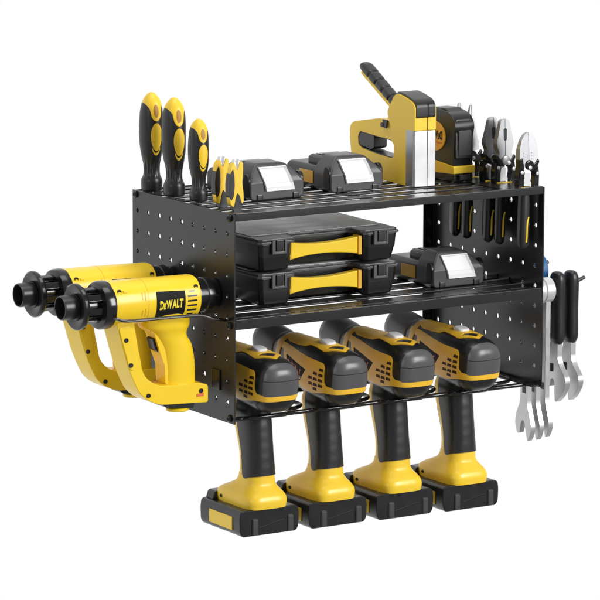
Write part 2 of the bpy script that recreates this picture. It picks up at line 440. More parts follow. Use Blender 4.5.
# ------------------------------------------------------------------ organizer cases
def organizer(z, label):
    t = thing('organizer_case', (60, 55, z), label, 'tool case', 'organizer cases stacked on the middle shelf')
    Wd, Dp = 167, 134
    out = [(2, 3), (6, 0), (37, 0), (41, 3), (41, 20), (46, 24), (121, 24), (126, 20), (126, 3), (130, 0), (161, 0), (165, 3), (165, Dp), (2, Dp)]
    b = bmesh.new(); levels = [(0, 5.0, .35), (1.2, 3.6, .35), (13, 1.4, 1), (14.5, .8, 1), (27.5, 0, 1)]
    rings = []
    for zz_, ins, _ in levels:
        ring = []
        for (x, y) in out:
            nx = x + (ins if x < 20 else -ins if x > 145 else (-ins*.6 if x < 50 else ins*.6))
            ny = y + (ins if y < 30 else -ins)
            ring.append(b.verts.new((nx, ny, zz_)))
        rings.append(ring)
    n = len(out)
    for i in range(len(rings)-1):
        for k in range(n): b.faces.new((rings[i][k], rings[i][(k+1) % n], rings[i+1][(k+1) % n], rings[i+1][k]))
    b.faces.new(rings[0]); b.faces.new(rings[-1])
    bevel(b, .7, 2, 20)
    obj('case_body', b, 'black', t)
    lo = [(0, 1), (4, -2), (39, -2), (43, 1), (43, 18), (48, 21.5), (119, 21.5), (124, 18), (124, 1), (128, -2), (163, -2), (167, 1), (167, Dp+1), (0, Dp+1)]
    obj('lid', add(prism(lo, 'z', 27.8, 30.2, .6, 2), prism([(x+(1.8 if x < 84 else -1.8) * (1 if (x < 10 or x > 155) else -1 if 0 else 1), y+2.0) if y < 30 else (x, y-2) for x, y in lo], 'z', 30.2, 32.6, .7, 2)), 'lid', t)
    obj('lid_panel', prism(rnd([(6, 25), (161, 25), (161, Dp-6), (6, Dp-6)], 6), 'z', 32.4, 33.4, .5, 2), 'lidsheen', t)
    for xc in (23.5, 143.5):
        l = obj('latch', add(add(box(xc-8.5, xc-5.8, -3.6, 0, 17.5, 31, .5), box(xc+5.8, xc+8.5, -3.6, 0, 17.5, 31, .5)), add(box(xc-6, xc+6, -3.4, 0, 17.3, 19.8, .5), box(xc-5.6, xc+5.6, -2.4, 0, 18, 31, .4))), 'lid', t)
        obj('latch_button', box(xc-4, xc+4, -4.0, -1.5, 20.4, 31.4, .8), 'black', l)
    hd = bmesh.new(); N = 24; x0, x1 = 42, 121
    fr = []; 
    for i in range(N+1):
        u = i/N; c = 4*(u-.5)**2
        y = 5.5+2.2*(1-c); zt = 22.5+3.6*c**1.0; zb = 12.0-3.2*c
        fr.append([hd.verts.new((x0+(x1-x0)*u, y, zb)), hd.verts.new((x0+(x1-x0)*u, y, zt)), hd.verts.new((x0+(x1-x0)*u, y+9, zt)), hd.verts.new((x0+(x1-x0)*u, y+9, zb))])
    for i in range(N):
        for k in range(4): hd.faces.new((fr[i][k], fr[i][(k+1) % 4], fr[i+1][(k+1) % 4], fr[i+1][k]))
    hd.faces.new(fr[0]); hd.faces.new(fr[-1]); bevel(hd, 1.2, 3, 40)
    h = obj('carry_handle', hd, 'gunyel', t)
    obj('handle_end', box(121.2, 125.2, 4.5, 16, 7.5, 27, .8), 'amber', h)
    obj('handle_end', box(41.2, 42.6, 6, 16, 8.5, 26.5, .5), 'amber', h)
    return t
organizer(102.6, 'lower black organizer case with yellow handle lying on the middle shelf')
organizer(137.2, 'upper black organizer case with yellow handle stacked on an identical case')

# ------------------------------------------------------------------ staple gun
t = thing('staple_gun', (252, 66, 206.3), 'yellow staple gun with chrome nose and raised black lever on the top shelf', 'staple gun')
def Y2(pts): return [(a-66, b-206.3) for a, b in pts]
body = Y2([(66, 264), (66, 289), (71, 293.5), (88, 298), (99, 299.5), (105, 296.5), (112, 287), (124, 269.5), (135, 270), (184, 261.5), (191, 257), (192, 246), (188, 224), (176, 208), (150, 206.6), (96, 206.6), (81.5, 206.6), (81.5, 263)])
hole = Y2([(172, 252.5), (176, 247), (175, 238), (168, 235), (140, 232.5), (112, 231), (108.5, 234), (108, 245), (113, 250), (140, 251)])
# outline with the finger hole joined by a seam so one polygon carries both
def with_hole(o_, h_):
    bi = min(((i, j) for i in range(len(o_)) for j in range(len(h_))), key=lambda q: (o_[q[0]][0]-h_[q[1]][0])**2+(o_[q[0]][1]-h_[q[1]][1])**2)
    return bi
def prism_hole(out, hol, ax, t0, t1, b=1.0, seg=2):
    bm = bmesh.new()
    def loop(pts, tt):
        vs = [bm.verts.new(p3(ax, u, v, tt)) for u, v in pts]
        es = [bm.edges.new((vs[i], vs[(i+1) % len(vs)])) for i in range(len(vs))]
        return vs, es
    rim = []
    L0 = loop(out, t0); H0 = loop(hol, t0)
    fr = bmesh.ops.triangle_fill(bm, use_beauty=True, edges=L0[1]+H0[1])
    L1 = loop(out, t1); H1 = loop(hol, t1)
    bmesh.ops.triangle_fill(bm, use_beauty=True, edges=L1[1]+H1[1])
    for (A, B) in ((L0, L1), (H0, H1)):
        n = len(A[0])
        for i in range(n): bm.faces.new((A[0][i], A[0][(i+1) % n], B[0][(i+1) % n], B[0][i]))
    bmesh.ops.recalc_face_normals(bm, faces=bm.faces)
    if b:
        es = [e for e in bm.edges if e in set(L0[1]+H0[1]+L1[1]+H1[1])]
        bmesh.ops.bevel(bm, geom=es, offset=b, segments=seg, profile=.6, affect='EDGES', clamp_overlap=True)
    return bm
hb = rnd(hole, 2.0, 3)
tail = Y2([(90, 268), (124, 269.5), (135, 270), (184, 261.5), (191, 257), (192, 246), (188, 224), (176, 208), (150, 206.6), (90, 206.6)])
head = Y2([(66, 264), (66, 289), (71, 293.5), (88, 298), (99, 299.5), (105, 296.5), (112, 287), (118, 279), (110, 262), (103, 248), (101, 226), (106, 206.6), (96, 206.6), (81.5, 206.6), (81.5, 263)])
obj('body', prism(rnd(head, [1, 3, 3, 4, 4, 3, 3, 5, 12, 12, 8, 2, 1, 1, 1], 4), 'x', 0, 26, 1.8, 3), 'yellow', t)
obj('handle_arm', prism_hole(rnd(tail, [0, 3, 4, 4, 5, 6, 8, 4, 3, 0], 4), hb, 'x', 2.5, 19.5, 2.6, 4), 'yellow', t)
hi = [(a, b) for a, b in rnd(Y2([(171, 251.5), (175, 247), (174, 239), (168, 236.2), (140, 233.5), (112.5, 232.2), (109.5, 235), (109.3, 245), (114, 249), (140, 250)]), 2, 3)]
ho_ = [(a*1.0, b*1.0) for a, b in rnd(Y2([(172.5, 253), (176.5, 247), (175.5, 238), (168, 234.5), (140, 232), (111.5, 230.5), (108, 234), (107.5, 245), (113, 250.5), (140, 251.6)]), 2, 3)]
obj('finger_guard', prism_hole(ho_, hi, 'x', 3.4, 18.6, .2, 1), 'black', t)
obj('finger_grip', prism(rnd(Y2([(171.5, 252), (175.5, 247), (174.5, 238.3), (152, 235.5), (146, 238), (146, 250.5)]), 1.5, 3), 'x', 3.0, 19, .8, 2), 'rubber', t)
nose = box(.6, 25.6, 0, 14.5, .4, 57.5, 1.0, 2)
n_ = obj('nose_plate', nose, 'chrome', t)
obj('nose_seam', box(15.2, 15.9, -.25, .6, 1, 57, .05, 1), 'dark', n_)
obj('upper_seam', box(15.2, 15.9, -.25,   .6, 58, 71, .05, 1), 'black', t)
obj('side_plate', box(-.5, 1.0, 2, 15.4, .2, 57.8, .3, 1), 'steel', t)
cap = Y2([(64.8, 277), (64.8, 291), (70, 295.5), (87, 300), (99, 301.5), (102.5, 299), (97, 297.6), (84, 295), (77, 290), (76, 283), (74.5, 277)])
cb = prism(rnd(cap, [2.5, 4, 4, 5, 2, 2, 2, 4, 5, 3, 2], 3), 'x', 1.6, 24.6, 2.2, 3)
c_ = obj('top_cap', cb, 'rubber', t)
obj('cap_seam', box(15.2, 15.8, -1.7, -.8, 72, 86, .05, 1), 'gloss', c_)
# lever
p0 = Vector((112-66, 282-206.3)); p1 = Vector((181-66, 319.5-206.3)); d = (p1-p0).normalized(); nn = Vector((-d.y, d.x))
def lev(a, b, lo, hi): return [tuple(p0+d*a+nn*lo), tuple(p0+d*b+nn*lo), tuple(p0+d*b+nn*hi), tuple(p0+d*a+nn*hi)]
Ln = (p1-p0).length
g_ = obj('lever', prism(rnd(lev(-12, Ln-6, -5.5, -1.0), 1.5), 'x', 6.8, 18.2, 1.2, 2), 'yellow', t)
gb = loft([(0, 0, 0, 5, 3, 2.6), (1, 0, 0, 6.3, 4, 2.8), (12, 0, 0, 6.6, 4.6, 2.8), (40, 0, 0, 6.8, 4.8, 2.8), (Ln-12, 0, 0, 7, 5, 2.8), (Ln-4, 0, -.3, 6.6, 4.5, 2.7), (Ln, 0, -.8, 5, 3, 2.5), (Ln+1.2, 0, -1, 2, 1.2, 2.3)], 'z', 40, 26,
    lambda z, a: 1-0.20*sum(math.exp(-((z-q)/1.1)**2) for q in (16, 30, 44, 58)))
Mx = Matrix(((1, 0, 0, 12.5), (0, nn.x, d.x, p0.x+nn.x*1.6), (0, nn.y, d.y, p0.y+nn.y*1.6), (0, 0, 0, 1)))
bmesh.ops.transform(gb, matrix=Mx, verts=gb.verts)
obj('lever_grip', gb, 'rubber', g_)
obj('pivot_pin', lathe([(-1.2, .1), (-1.0, 2.4), (1, 2.6)], 'x', 60, 58, 16), 'dark', t)
obj('trigger_catch', prism(rnd([(60, 64), (50, 64), (52.5, 55), (56, 55)], 1.2), 'x', -.5, 1, .3, 1), 'black', t)
obj('side_knob', lathe([(25.5, 2.6), (28.6, 2.6), (29.4, 1.8), (29.4, .1)], 'x', 8, 82, 16), 'amber', t)

# ------------------------------------------------------------------ tape measure
t = thing('tape_measure', (309, 80, 206.3), 'black rounded tape measure with yellow band between the staple gun and the pliers', 'tape measure')
def YZ(pts): return [(a-80, b-206.3) for a, b in pts]
pr_ = rnd(YZ([(80, 222.5), (80, 250), (77, 266), (68, 274.5), (95, 279.5), (122, 278), (142, 268), (146, 250), (146, 222.5)]), [1, 8, 8, 6, 14, 16, 14, 8, 1], 5)
tb = prism([p for p in rnd(YZ([(80, 222.5), (80, 252), (76, 265), (84, 275), (102, 279.5), (124, 278), (142, 266), (147, 246), (147, 222.5)]), [1, 10, 9, 9, 14, 14, 16, 12, 1], 5)], 'x', 0, 24, 3.5, 4)
obj('case', tb, 'black', t)
fp = prism(rnd([(1.5, 24), (1.5, 62), (4, 64.5), (20.5, 64.5), (22.5, 62), (22.5, 24)], 2, 3), 'y', -3.2, 4, 1.2, 2)
for v in fp.verts:
    v.co.y += max(0, v.co.z-44)**1.5*.03 if v.co.y < 2 else 0
fp_ = obj('front_grip', fp, 'rubber', t)
obj('grip_panel', prism(rnd([(4.5, 27), (4.5, 53), (19.5, 53), (19.5, 27)], 1.5, 3), 'y', -4.0, -1, .6, 2), 'grey', fp_)
obj('top_grip', prism(rnd(YZ([(77.5, 262), (84, 273), (100, 280.6), (124, 279.4), (124, 276), (102, 277), (88, 271), (81, 260)]), 1.5, 3), 'x', 2.5, 21.5, 1.0, 2), 'rubber', t)
obj('yellow_band', prism(rnd(YZ([(77.5, 214.8), (77.5, 222.6), (112, 225.5), (148.5, 222.6), (148.5, 214.8), (112, 213)]), 1), 'x', -1.2, 25.2, .8, 2), 'yellow', t)
obj('base', prism(rnd(YZ([(79.2, 206.4), (79.2, 214.6), (148, 214.6), (148, 206.4)]), 1.2), 'x', .4, 23.6, .8, 2), 'black', t)
lab = [(34+20*math.cos(a), 44.5+15.5*math.sin(a)) for a in [2*PI*i/40 for i in range(40)]]
lb = obj('side_label', prism(lab, 'x', -1.4, .5, .4, 2), 'amber', t)
# word mark on the label; on this picture it runs mirrored, as the photograph shows it
lg = logo(30, 9.0, .5)
for v in lg.verts:
    u, w_, th = v.co; v.co = Vector((-1.6-th*.5, 33.5+u, 46+w_))
obj('lettering', lg, 'black', lb)
sb = bmesh.new()
for i in range(9): add(sb, box(-1.8, -1.2, 19.5+i*3.2, 21.7+i*3.2, 37.6, 39.2, .1, 1))
obj('small_print', sb, 'orange', lb)
obj('tape_hook', box(5, 19, -5.5, -2.5, 2, 7.4, .4), 'dark', t)

# ------------------------------------------------------------------ pliers
def plier(x, y, kind, label, hl=62):
    t = thing('pliers', (x, y, 206.3), label, 'pliers', 'pliers standing in the right end of the top shelf')
    if kind == 'needle':
        jaw = [(.25, 28), (8.2, 30), (8.6, 36), (6, 46), (3.0, 62), (1.7, 75), (.25, 76)]; top = 76
    elif kind == 'comb':
        jaw = [(.25, 20), (8, 21), (9.4, 27), (7.0, 32), (9.8, 38), (10.4, 42), (6.8, 56), (5.0, 64.5), (3.4, 66), (.25, 66)]
    else:
        jaw = [(.25, 22), (9, 21), (11.2, 26), (11.2, 40), (8.2, 50), (4.2, 55.6), (.25, 57)]
    for s in (-1, 1):
        P_ = rnd([(s*a, b) for a, b in jaw], [.1]+[1.6]*(len(jaw)-2)+[.3], 3)
        jb = prism(P_, 'y', -4.2, 4.2, 1.0, 2); zt_ = jaw[-1][1]; tp_ = {'needle': .25, 'comb': .6, 'cut': .5}[kind]
        for v in jb.verts: v.co.y *= 1-(1-tp_)*max(0, (v.co.z-26)/(zt_-26))
        o = obj('jaw', jb, 'steel', t)
        if kind == 'comb':
            obj('jaw_gap', prism(rnd([(s*.05, 44), (s*1.7, 45), (s*1.7, 56), (s*.05, 57)], .4), 'y', -3.7, 3.7, .1, 1), 'dark', o)
        if kind == 'cut':
            for q in range(3): obj('stamp', box(*sorted((s*3, s*6.5)), -4.35, -3.6, 30+q*3, 30.9+q*3, .1, 1), 'silver', o)
        # black link arm and leg
        lk = [(s*1.5, 17), (s*9, 20), (s*12, 27), (s*10.6, 30), (s*6.5, 25), (s*1.5, 24)]
        leg = [(s*6.0, 1), (s*12.5, 1), (s*12.8, 14), (s*11.6, 22), (s*7.2, 21), (s*8.2, 12)]
        lo = prism(rnd(leg, 1.2), 'y', -4.0, 4.0, .7, 2)
        if s == 1 or kind != 'cut': add(lo, prism(rnd(lk, 1.2), 'y', -5.4, -2.6 if s > 0 else 3.4, .6, 2))
        else: add(lo, prism(rnd([(s*6, 10), (s*12, 10), (s*11.4, 30), (s*8.4, 32), (s*7, 24)], 1.2), 'y', -5.2, 3.4, .6, 2))
        l_ = obj('link_arm', lo, 'gloss', t)
        obj('rivet', lathe([(-5.2, 1.9), (-6.2, 1.8), (-6.5, 1.0), (-6.5, .05)], 'y', s*9.4, 15 if s > 0 else 17, 16), 'chrome', l_)
        # grip hanging through the shelf
        cx = -2.5 if s < 0 else 2.5; cy = 0 if s < 0 else 9
        gr = loft([(-hl-1, cx-1, cy, 1.5, 1.5, 2.4), (-hl+1.5, cx-1, cy, 4.2, 4.2, 2.6), (-hl+8, cx-.8, cy, 5.0, 5.0, 2.8), (-hl*.55, cx-.3, cy, 5.2, 5.2, 2.8), (-hl*.2, cx, cy, 4.9, 4.9, 2.8), (-3, cx, cy, 4.7, 4.7, 2.8), (2.6, cx, cy, 4.6, 4.6, 2.8)], 'z', 28, 4)
        g_ = obj('grip', gr, 'rubber', t)
        if s < 0:
            obj('grip_stripe', tube([(cx-.6, cy-4.9, -hl+7), (cx-.2, cy-5.1, -hl+15), (cx+.2, cy-5.0, -hl+26), (cx+2.0, cy-4.6, -hl+33)], 1.0, 8, 3), 'yellow', g_)
    obj('pivot', lathe([(-4.3, 5.2), (-5.6, 4.8), (-5.9, 4.2), (-5.9, .05)], 'y', 0, 24, 24), 'steel' if kind == 'comb' else 'gloss', t)
    pn = obj('pivot_pin', lathe([(-5.4, 2.2), (-6.6, 2.0), (-6.9, 1), (-6.9, .05)], 'y', 0 if kind != 'comb' else 3, 21.5, 16), 'chrome', t)
    obj('spring_plate', prism(rnd([(-5.0, 1.5), (4.2, 1.5), (4.2, 6), (1.8, 8), (1.8, 16.5), (-4, 16.5), (-5, 10)], 1), 'y', -2.5, 2.5, .5, 2), 'chrome', t)
    obj('grip_collar', add(box(-10.5, 1, -6.5, -1, .2, 1.9, .5), box(-9, 9, -4, 5, .2, 1.6, .5)), 'yellow', t)
    return t
plier(341, 117, 'needle', 'needle-nose pliers farthest back, mostly hidden behind the tape measure')
plier(341.5, 97, 'needle', 'needle-nose pliers with long tapered jaws just right of the tape measure')
plier(347.0, 66, 'comb', 'combination pliers standing directly behind another flat-nosed pair')
plier(349.5, 49, 'comb', 'combination pliers standing between a twin pair and the diagonal cutters')
plier(350.5, 8.5, 'cut', 'diagonal cutting pliers with rounded jaws at the front right corner of the top shelf')

# ------------------------------------------------------------------ heat guns
def heatgun():
    GY = 37
    t = thing('heat_gun', (0, GY, 0), 'yellow heat gun in front, its black maker label facing out', 'heat gun', 'heat guns hung outside the left panel')
    cz = 125.3
    rows = [(-27, 0, cz, 17.5, 17.7, 2.2), (-27.4, 0, cz, 19.4, 19.6, 2.2), (-28.8, 0, cz, 20.4, 20.6, 2.2), (-44, 0, cz, 20.8, 21, 2.2), (-70, 0, cz, 21.2, 21.5, 2.2), (-100, 0, cz-.2, 21.8, 22, 2.2), (-121, 0, cz-.3, 22.0, 22.4, 2.2), (-122.4, 0, cz-.3, 21.4, 21.8, 2.2)]
    bb = loft(rows, 'x', 64, 5)
    lab = [(-77.5, 110.5), (-45.5, 108.6), (-45.5, 134.6), (-77.5, 136.0)]
    lr = region(bb, lab, 'y', lambda c, n: n.y < -.05, .5, 1)
    groove = region(bb, [(-86.5, 100), (-85.8, 100), (-85.8, 150), (-86.5, 150)], 'y', lambda c, n: True, .12, .5)
    seam = region(bb, [(-23, 124.6), (-121, 124.3), (-121, 123.7), (-23, 124.0)], 'y', lambda c, n: n.y > .05, .1, .5)
    bo_ = obj('body', bb, 'gunyel', t)
    obj('seam', groove, 'amber', bo_)
    l_ = obj('maker_label', lr, 'print', t)
    # lettering wrapped on the round body
    lg = logo(26, 8.6, .7)
    rr = 21.2
    for v in lg.verts:
        u, w_, th = v.co
        a = (w_-2.4)/rr; v.co = Vector((-61.2+u, -(rr+.75+th*.4)*math.cos(a), cz+(rr+.75+th*.4)*math.sin(a)+u*.03))
    obj('lettering', lg, 'label', l_)
    for i in range(6):
        zc = 133.5-i*4.6
        vv = region(loft(rows, 'x', 64, 5), [(-42.5+(1.6 if i in (0, 5) else 0), zc-1.0), (-32-(2.5 if i in (0, 5) else 0), zc-1.0), (-32-(2.5 if i in (0, 5) else 0), zc+.7), (-42.5+(1.6 if i in (0, 5) else 0), zc+.7)], 'y', lambda c, n: n.y < -.05, .15, .6)
        obj('vent_slot', vv, 'gloss', bo_)
    for (xx, dd) in ((-90, 0), (-93.5, 1)):
        for (za, zb) in ((128.5, 137.5), (113, 121)):
            obj('rib', region(loft(rows, 'x', 64, 3), [(xx, za+dd), (xx+1.0, za+dd), (xx+1.0, zb-dd), (xx, zb-dd)], 'y', lambda c, n: n.y < -.05, .3, .6), 'amber', bo_)
    for (xx, zz_, yy_) in ((-32, 137, -17.6), (-32.5, 110, -14), (-117, 139, -17.8), (-109, 91, -16.8), (-104, 66, -16.8), (-84, 34, -15.8), (-25, 33, -15.8)):
        obj('screw', screw(xx, yy_, zz_, 'y', -1, 2.3), 'dark', t)
    obj('logo_bump', box(-113, -109, -19.5, -16, 137.4, 140, .6), 'gunyel', bo_)
    # rear end cap
    obj('rear_cap', lathe([(-28, 18), (-25, 18), (-24, 16.5), (-16, 16), (-15, 17), (-9, 17), (-8, 15), (-1.5, 14.5), (-1.0, .1)], 'x', 0, cz, 40), 'gloss', t)
    # front: collar, ribs, ring, nozzle
    fr = obj('front_collar', lathe([(-121, 21.5), (-122, 23), (-125, 23.6), (-131, 23.4), (-133, 22.4), (-134.5, 18), (-135, 14), (-135, .2)], 'x', 0, cz-.6, 48), 'gloss', t)
    rb = lathe([(-134, 12.5), (-156, 12.5)], 'x', 0, cz-.2, 32)
    for k in range(8):
        a = 2*PI*k/8+.2
        b_ = box(-154, -133, -3.4, 3.4, 14.2, 17.8, .8)
        bmesh.ops.rotate(b_, cent=(0, 0, 0), matrix=Matrix.Rotation(a, 3, 'X'), verts=b_.verts)
        bmesh.ops.translate(b_, vec=(0, 0, cz-.2), verts=b_.verts); add(rb, b_)
    obj('rib_cage', rb, 'gloss', t)
    obj('guard_ring', ringlathe([(-151, 13.5), (-150, 18), (-151, 21.5), (-153.4, 22.8), (-156, 22.6), (-157.2, 21), (-157.2, 17), (-155.5, 13)], 'x', 0, cz, 48), 'gloss', t)
    nz = ringlathe([(-150, 9), (-150, 11.4), (-158, 11.4), (-158.5, 11.8), (-170.5, 11.8), (-172, 11.3), (-172, 10.4), (-170, 9.9), (-158, 9.6)], 'x', 0, cz+.3, 40)
    nn_ = obj('nozzle', nz, 'dark', t)
    obj('nozzle_bore', lathe([(-154, 9.3), (-156, 9.3), (-156, .1)], 'x', 0, cz+.3, 32), 'gloss', nn_)
    # guard and foot: one moulding
    outl = [(-119, 108), (-112.5, 84), (-107, 66), (-101, 51), (-94, 37), (-84, 28.5), (-71, 23.2), (-40, 21.8), (-16.8, 20.6), (-16.8, 38.2), (-28, 41.2), (-60, 41.5), (-74, 43.0), (-84, 49), (-90.5, 58), (-92, 68), (-95.5, 84), (-99.5, 108)]
    gd = prism(rnd(outl, [2, 5, 8, 8, 8, 8, 10, 5, 2.5, 2.5, 4, 6, 8, 8, 8, 6, 8, 2], 3), 'y', -15.5, 14.5, 2.6, 3)
    obj('hand_guard', gd, 'gunyel', t)
    gp = prism(rnd([(-117, 104), (-105, 62), (-101, 60), (-97, 64), (-98, 76), (-103.5, 104)], 4, 3), 'y', -16.6, -12, .8, 2)
    obj('guard_panel', gp, 'gunyel', t)
    obj('orange_mark', box(-30, -22, -16.1, -15, 27.5, 30.5, .2, 1), 'orange', t)
    # grip
    gr = loft([(34, -43.5, 0, 17.6, 13, 2.8), (46, -43.7, 0, 18.2, 13.5, 2.6), (62, -44.3, 0, 18.2, 14, 2.5), (78, -47.4, 0, 18.4, 14.2, 2.4), (88, -53, 0, 18.4, 14.6, 2.4), (93, -55, 0, 20.5, 15.5, 2.4), (97, -57, 0, 24.5, 16.8, 2.4), (101, -58, 0, 26.5, 17.4, 2.4), (112, -60, 0, 27.5, 18, 2.4)], 'z', 56, 4)
    obj('grip', gr, 'gunyel', t)
    tr = prism(rnd([(-74, 87), (-70, 90), (-67, 86), (-63.5, 75), (-66, 72.5), (-71, 76)], 1.5, 3), 'y', -6.5, 6.5, 1.2, 2)
    obj('trigger', tr, 'gloss', t)
    sp = prism(rnd([(-79, 96), (-73.5, 93), (-66, 70), (-62, 60), (-61.5, 42), (-57, 42), (-55, 70), (-62, 94)], 2, 3), 'y', -9.5, 9.5, 2.0, 2)
    obj('grip_spine', sp, 'gunyel', t)
    obj('foot', prism(rnd([(-68, 25), (-62, 19), (-31, 15.5), (-29, 24)], 1.5), 'y', -11, 12, 1, 2), 'black', t)
    obj('foot_ring', loft([(12.6, -43, -1, 10.5, 9, 2), (13.6, -43, -1, 12, 10, 2), (15.8, -43, -1, 12, 10, 2), (16.4, -43, -1, 10.5, 9, 2)], 'z', 40, 1), 'gunyel', t)
    return t
g0 = heatgun()
g1 = copy_thing(g0, (-1, 84, 0), 'yellow heat gun farther back, mostly hidden behind the labelled one')

# ------------------------------------------------------------------ drills
def drill():
    t = thing('cordless_drill', (DX[0], -12, 39.5), 'x', 'drill', 'cordless drills hanging from the bottom of the rack')
    T = Matrix.Rotation(R_(7), 4, 'X')
    rows = [(-4.4, 0, -6.5, 8, 9, 2.6), (-3.6, 0, -6.6, 13, 15.5, 2.7), (-1, 0, -7, 18.0, 20.8, 2.8), (4, 0, -7.2, 21.4, 24.6, 2.8), (11, 0, -7.2, 23.4, 27.0, 2.75), (20, 0, -7.2, 24.0, 27.8, 2.7), (34, 0, -7.4, 23.6, 27.8, 2.7),
            (55, 0, -8.4, 22.8, 27.4, 2.6), (75, 0, -9.4, 21.0, 25.6, 2.4), (95, 0, -7.4, 19.2, 21.2, 2.2), (110, 0, -6.2, 17.8, 18.4, 2.1), (121, 0, -6.2, 15.6, 16, 2)]
    bb = loft(rows, 'y', 88, 6)
    side = lambda c, n: abs(n.x) > .12 or n.y < -.2
    # amber side panel running into the bright band round the rear
    sp = rnd([(-6, -17.5), (-6, -12.0), (8, -11.5), (10.5, -9), (13, 6), (17, 9.5), (48, 7.5), (94, 7), (114, 6), (114, 1.5), (97, 1), (92, -9), (84, -17), (62, -24), (58, -28), (36, -26.5), (10, -19)], [0, 0, 2, 2, 2, 3, 2, 1, 0, 0, 1, 2, 3, 3, 2, 2, 2], 3)
    tri = rnd([(90, -1.5), (86, -10), (64, -21), (57, -19.5), (46, -5)], 2, 3)
    ylw = region(bb, sp, 'x', lambda c, n: c.z < 14 and c.z > -30, .55, 1.2, [tri])
    lbls = [region(bb, tri, 'x', (lambda sg: lambda c, n: n.x*sg > .2)(sg), .2, 1.0) for sg in (-1, 1)]
    # top panel
    tp = rnd([(-9, 108), (-13, 96), (-15, 62), (-12.5, 56), (-13.5, 44), (-15, 27), (0, 12), (15, 27), (13.5, 44), (12.5, 56), (15, 62), (13, 96), (9, 108)], [2, 3, 2, 1, 2, 3, 4, 3, 2, 1, 2, 3, 2], 3)
    sl = rnd([(-11.5, 30), (0, 17.5), (11.5, 30), (0, 34)], 1.0, 2)
    top = region(bb, tp, 'z', lambda c, n: n.z > .25, .9, 1.4, [sl])
    # rear bumper
    cp = rnd([(-19.8, -12.5), (-20.0, 3), (-17, 12.5), (-8, 17.8), (8, 17.8), (17, 12.5), (20.0, 3), (19.8, -12.5)], [1.5, 7, 7, 6, 6, 7, 7, 1.5], 4)
    cap = region(bb, cp, 'y', lambda c, n: c.y < 14, .7, 1.4)
    seam = region(bb, [(-20.6, 2.2), (20.6, 2.2), (20.6, 2.8), (-20.6, 2.8)], 'y', lambda c, n: c.y < 8, .8, .5)
    vents = []
    for r_, row in enumerate([[(17.5, 2.4)], [(17.5, -3.0), (27.5, -3.8)], [(17.5, -8.4), (27, -9.4), (36.5, -10.2)], [(17, -13.8), (26.5, -15), (36, -16.2), ], [(28, -19.8)]]):
        for (yv, zv) in row:
            for sg in (-1, 1): vents.append(region(bb, [(yv-3.9, zv-.9), (yv+3.9, zv-1.7), (yv+2.8, zv+1.3), (yv-3.5, zv+1.8)], 'x', (lambda sg: lambda c, n: n.x*sg > .3)(sg), .75, .3))
    collar = region(bb, [(-40, 95.5), (40, 95.5), (40, 103), (-40, 103)], 'z', lambda c, n: True, 1.0, 1.4) if 0 else None
    b_ = obj('motor_housing', bb, 'black', t, T)
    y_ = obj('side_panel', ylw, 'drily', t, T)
    for v in vents: obj('vent', v, 'ventshade', y_, T)  # raised blocks; the dark inside of the vents is put into their brown
    l_ = obj('side_label', lbls[0], 'print', t, T); obj('side_label', lbls[1], 'print', t, T)
    lt = bmesh.new()
    for s in (-1,):
        tx = logo(30, 6.0, .4)
        for v in tx.verts:
            u, w_, th = v.co; yy_ = 71-u; v.co = Vector((-(23.0-(yy_-55)*.09)-th*.3, yy_, -9.8+w_+(yy_-71)*.1))
        add(lt, tx)
    obj('label_lettering', lt, 'orange', l_, T)
    obj('label_mark', add(box(-23.0, -21.2, 56, 63, -18.2, -16.6, .1, 1), box(-23.0, -21.2, 56, 59, -15.8, -15.0, .1, 1)), 'silver', l_, T)
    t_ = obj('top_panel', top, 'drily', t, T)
    obj('top_slot', region(loft(rows, 'y', 88, 3), sl, 'z', lambda c, n: n.z > .2, .1, .5), 'gloss', t_, T)
    sw = loft([(18.5, 0, 45, 6.6, 8.0, 3.4), (21.8, 0, 45, 6.6, 8.0, 3.4), (22.8, 0, 45, 6.2, 7.6, 3.2), (23.3, 0, 45, 5.2, 6.6, 3), (23.5, 0, 45, 2, 3, 2.4)], 'z', 32, 2)
    obj('speed_switch', sw, 'silver', t_, T)
    c_ = obj('rear_bumper', cap, 'bumper', t, T)
    obj('bumper_seam', seam, 'black', c_, T)
    # amber neck ring, gear collar and chuck
    obj('neck_ring', ringlathe([(103, 15), (103.5, 19.6), (107, 19.4), (112, 18.6), (113, 17), (113, 13)], 'y', 0, -6.2, 56), 'amber', t, T)
    ck = lathe([(112.5, 12), (113, 16.4), (118, 16.8), (121, 16.0), (122, 17.2), (131, 18.2), (152, 18.6), (159, 17.6), (163, 14.6), (165, 10), (165.2, .2)], 'y', 0, -6.2, 56)
    obj('chuck', ck, 'greyl', t, T)
    # handle
    hr = [(-20, 0, 54, 12.5, 20, 2.5), (-28, 0, 56, 13.6, 21.5, 2.5), (-36, 0, 57, 14.2, 22.6, 2.6), (-48, 0, 55.2, 14.4, 22.2, 2.6), (-60, 0, 52.4, 14.2, 20.4, 2.6), (-75, 0, 48.8, 14.2, 18.0, 2.6), (-90, 0, 46.6, 14.8, 17, 2.6), (-103, 0, 46.5, 15.8, 17.6, 2.6), (-108, 0, 47, 15.8, 17.8, 2.6)]
    hb_ = loft(hr, 'z', 72, 6)
    def gm(z, a):
        return 1+0.0025*math.sin(z*.6)
    gl = loft(hr[:8], 'z', 72, 8, gm)
    gpoly = [(20, -14), (61, -14), (61, -40), (56, -60), (50.5, -80), (47.5, -98), (44, -103), (36, -100), (18, -97)]
    grip = region(gl, rnd(gpoly, 3, 3), 'x', lambda c, n: True, 1.3, 1.5)
    trg = prism(rnd([(70, -42), (80.6, -44), (78.4, -60), (69.5, -84), (62, -86)], 2.5, 3), 'x', -5.2, 5.2, 2, 3)
    obj('handle', hb_, 'yellow', t)
    obj('grip', grip, 'rubber', t)
    obj('trigger', trg, 'gloss', t)
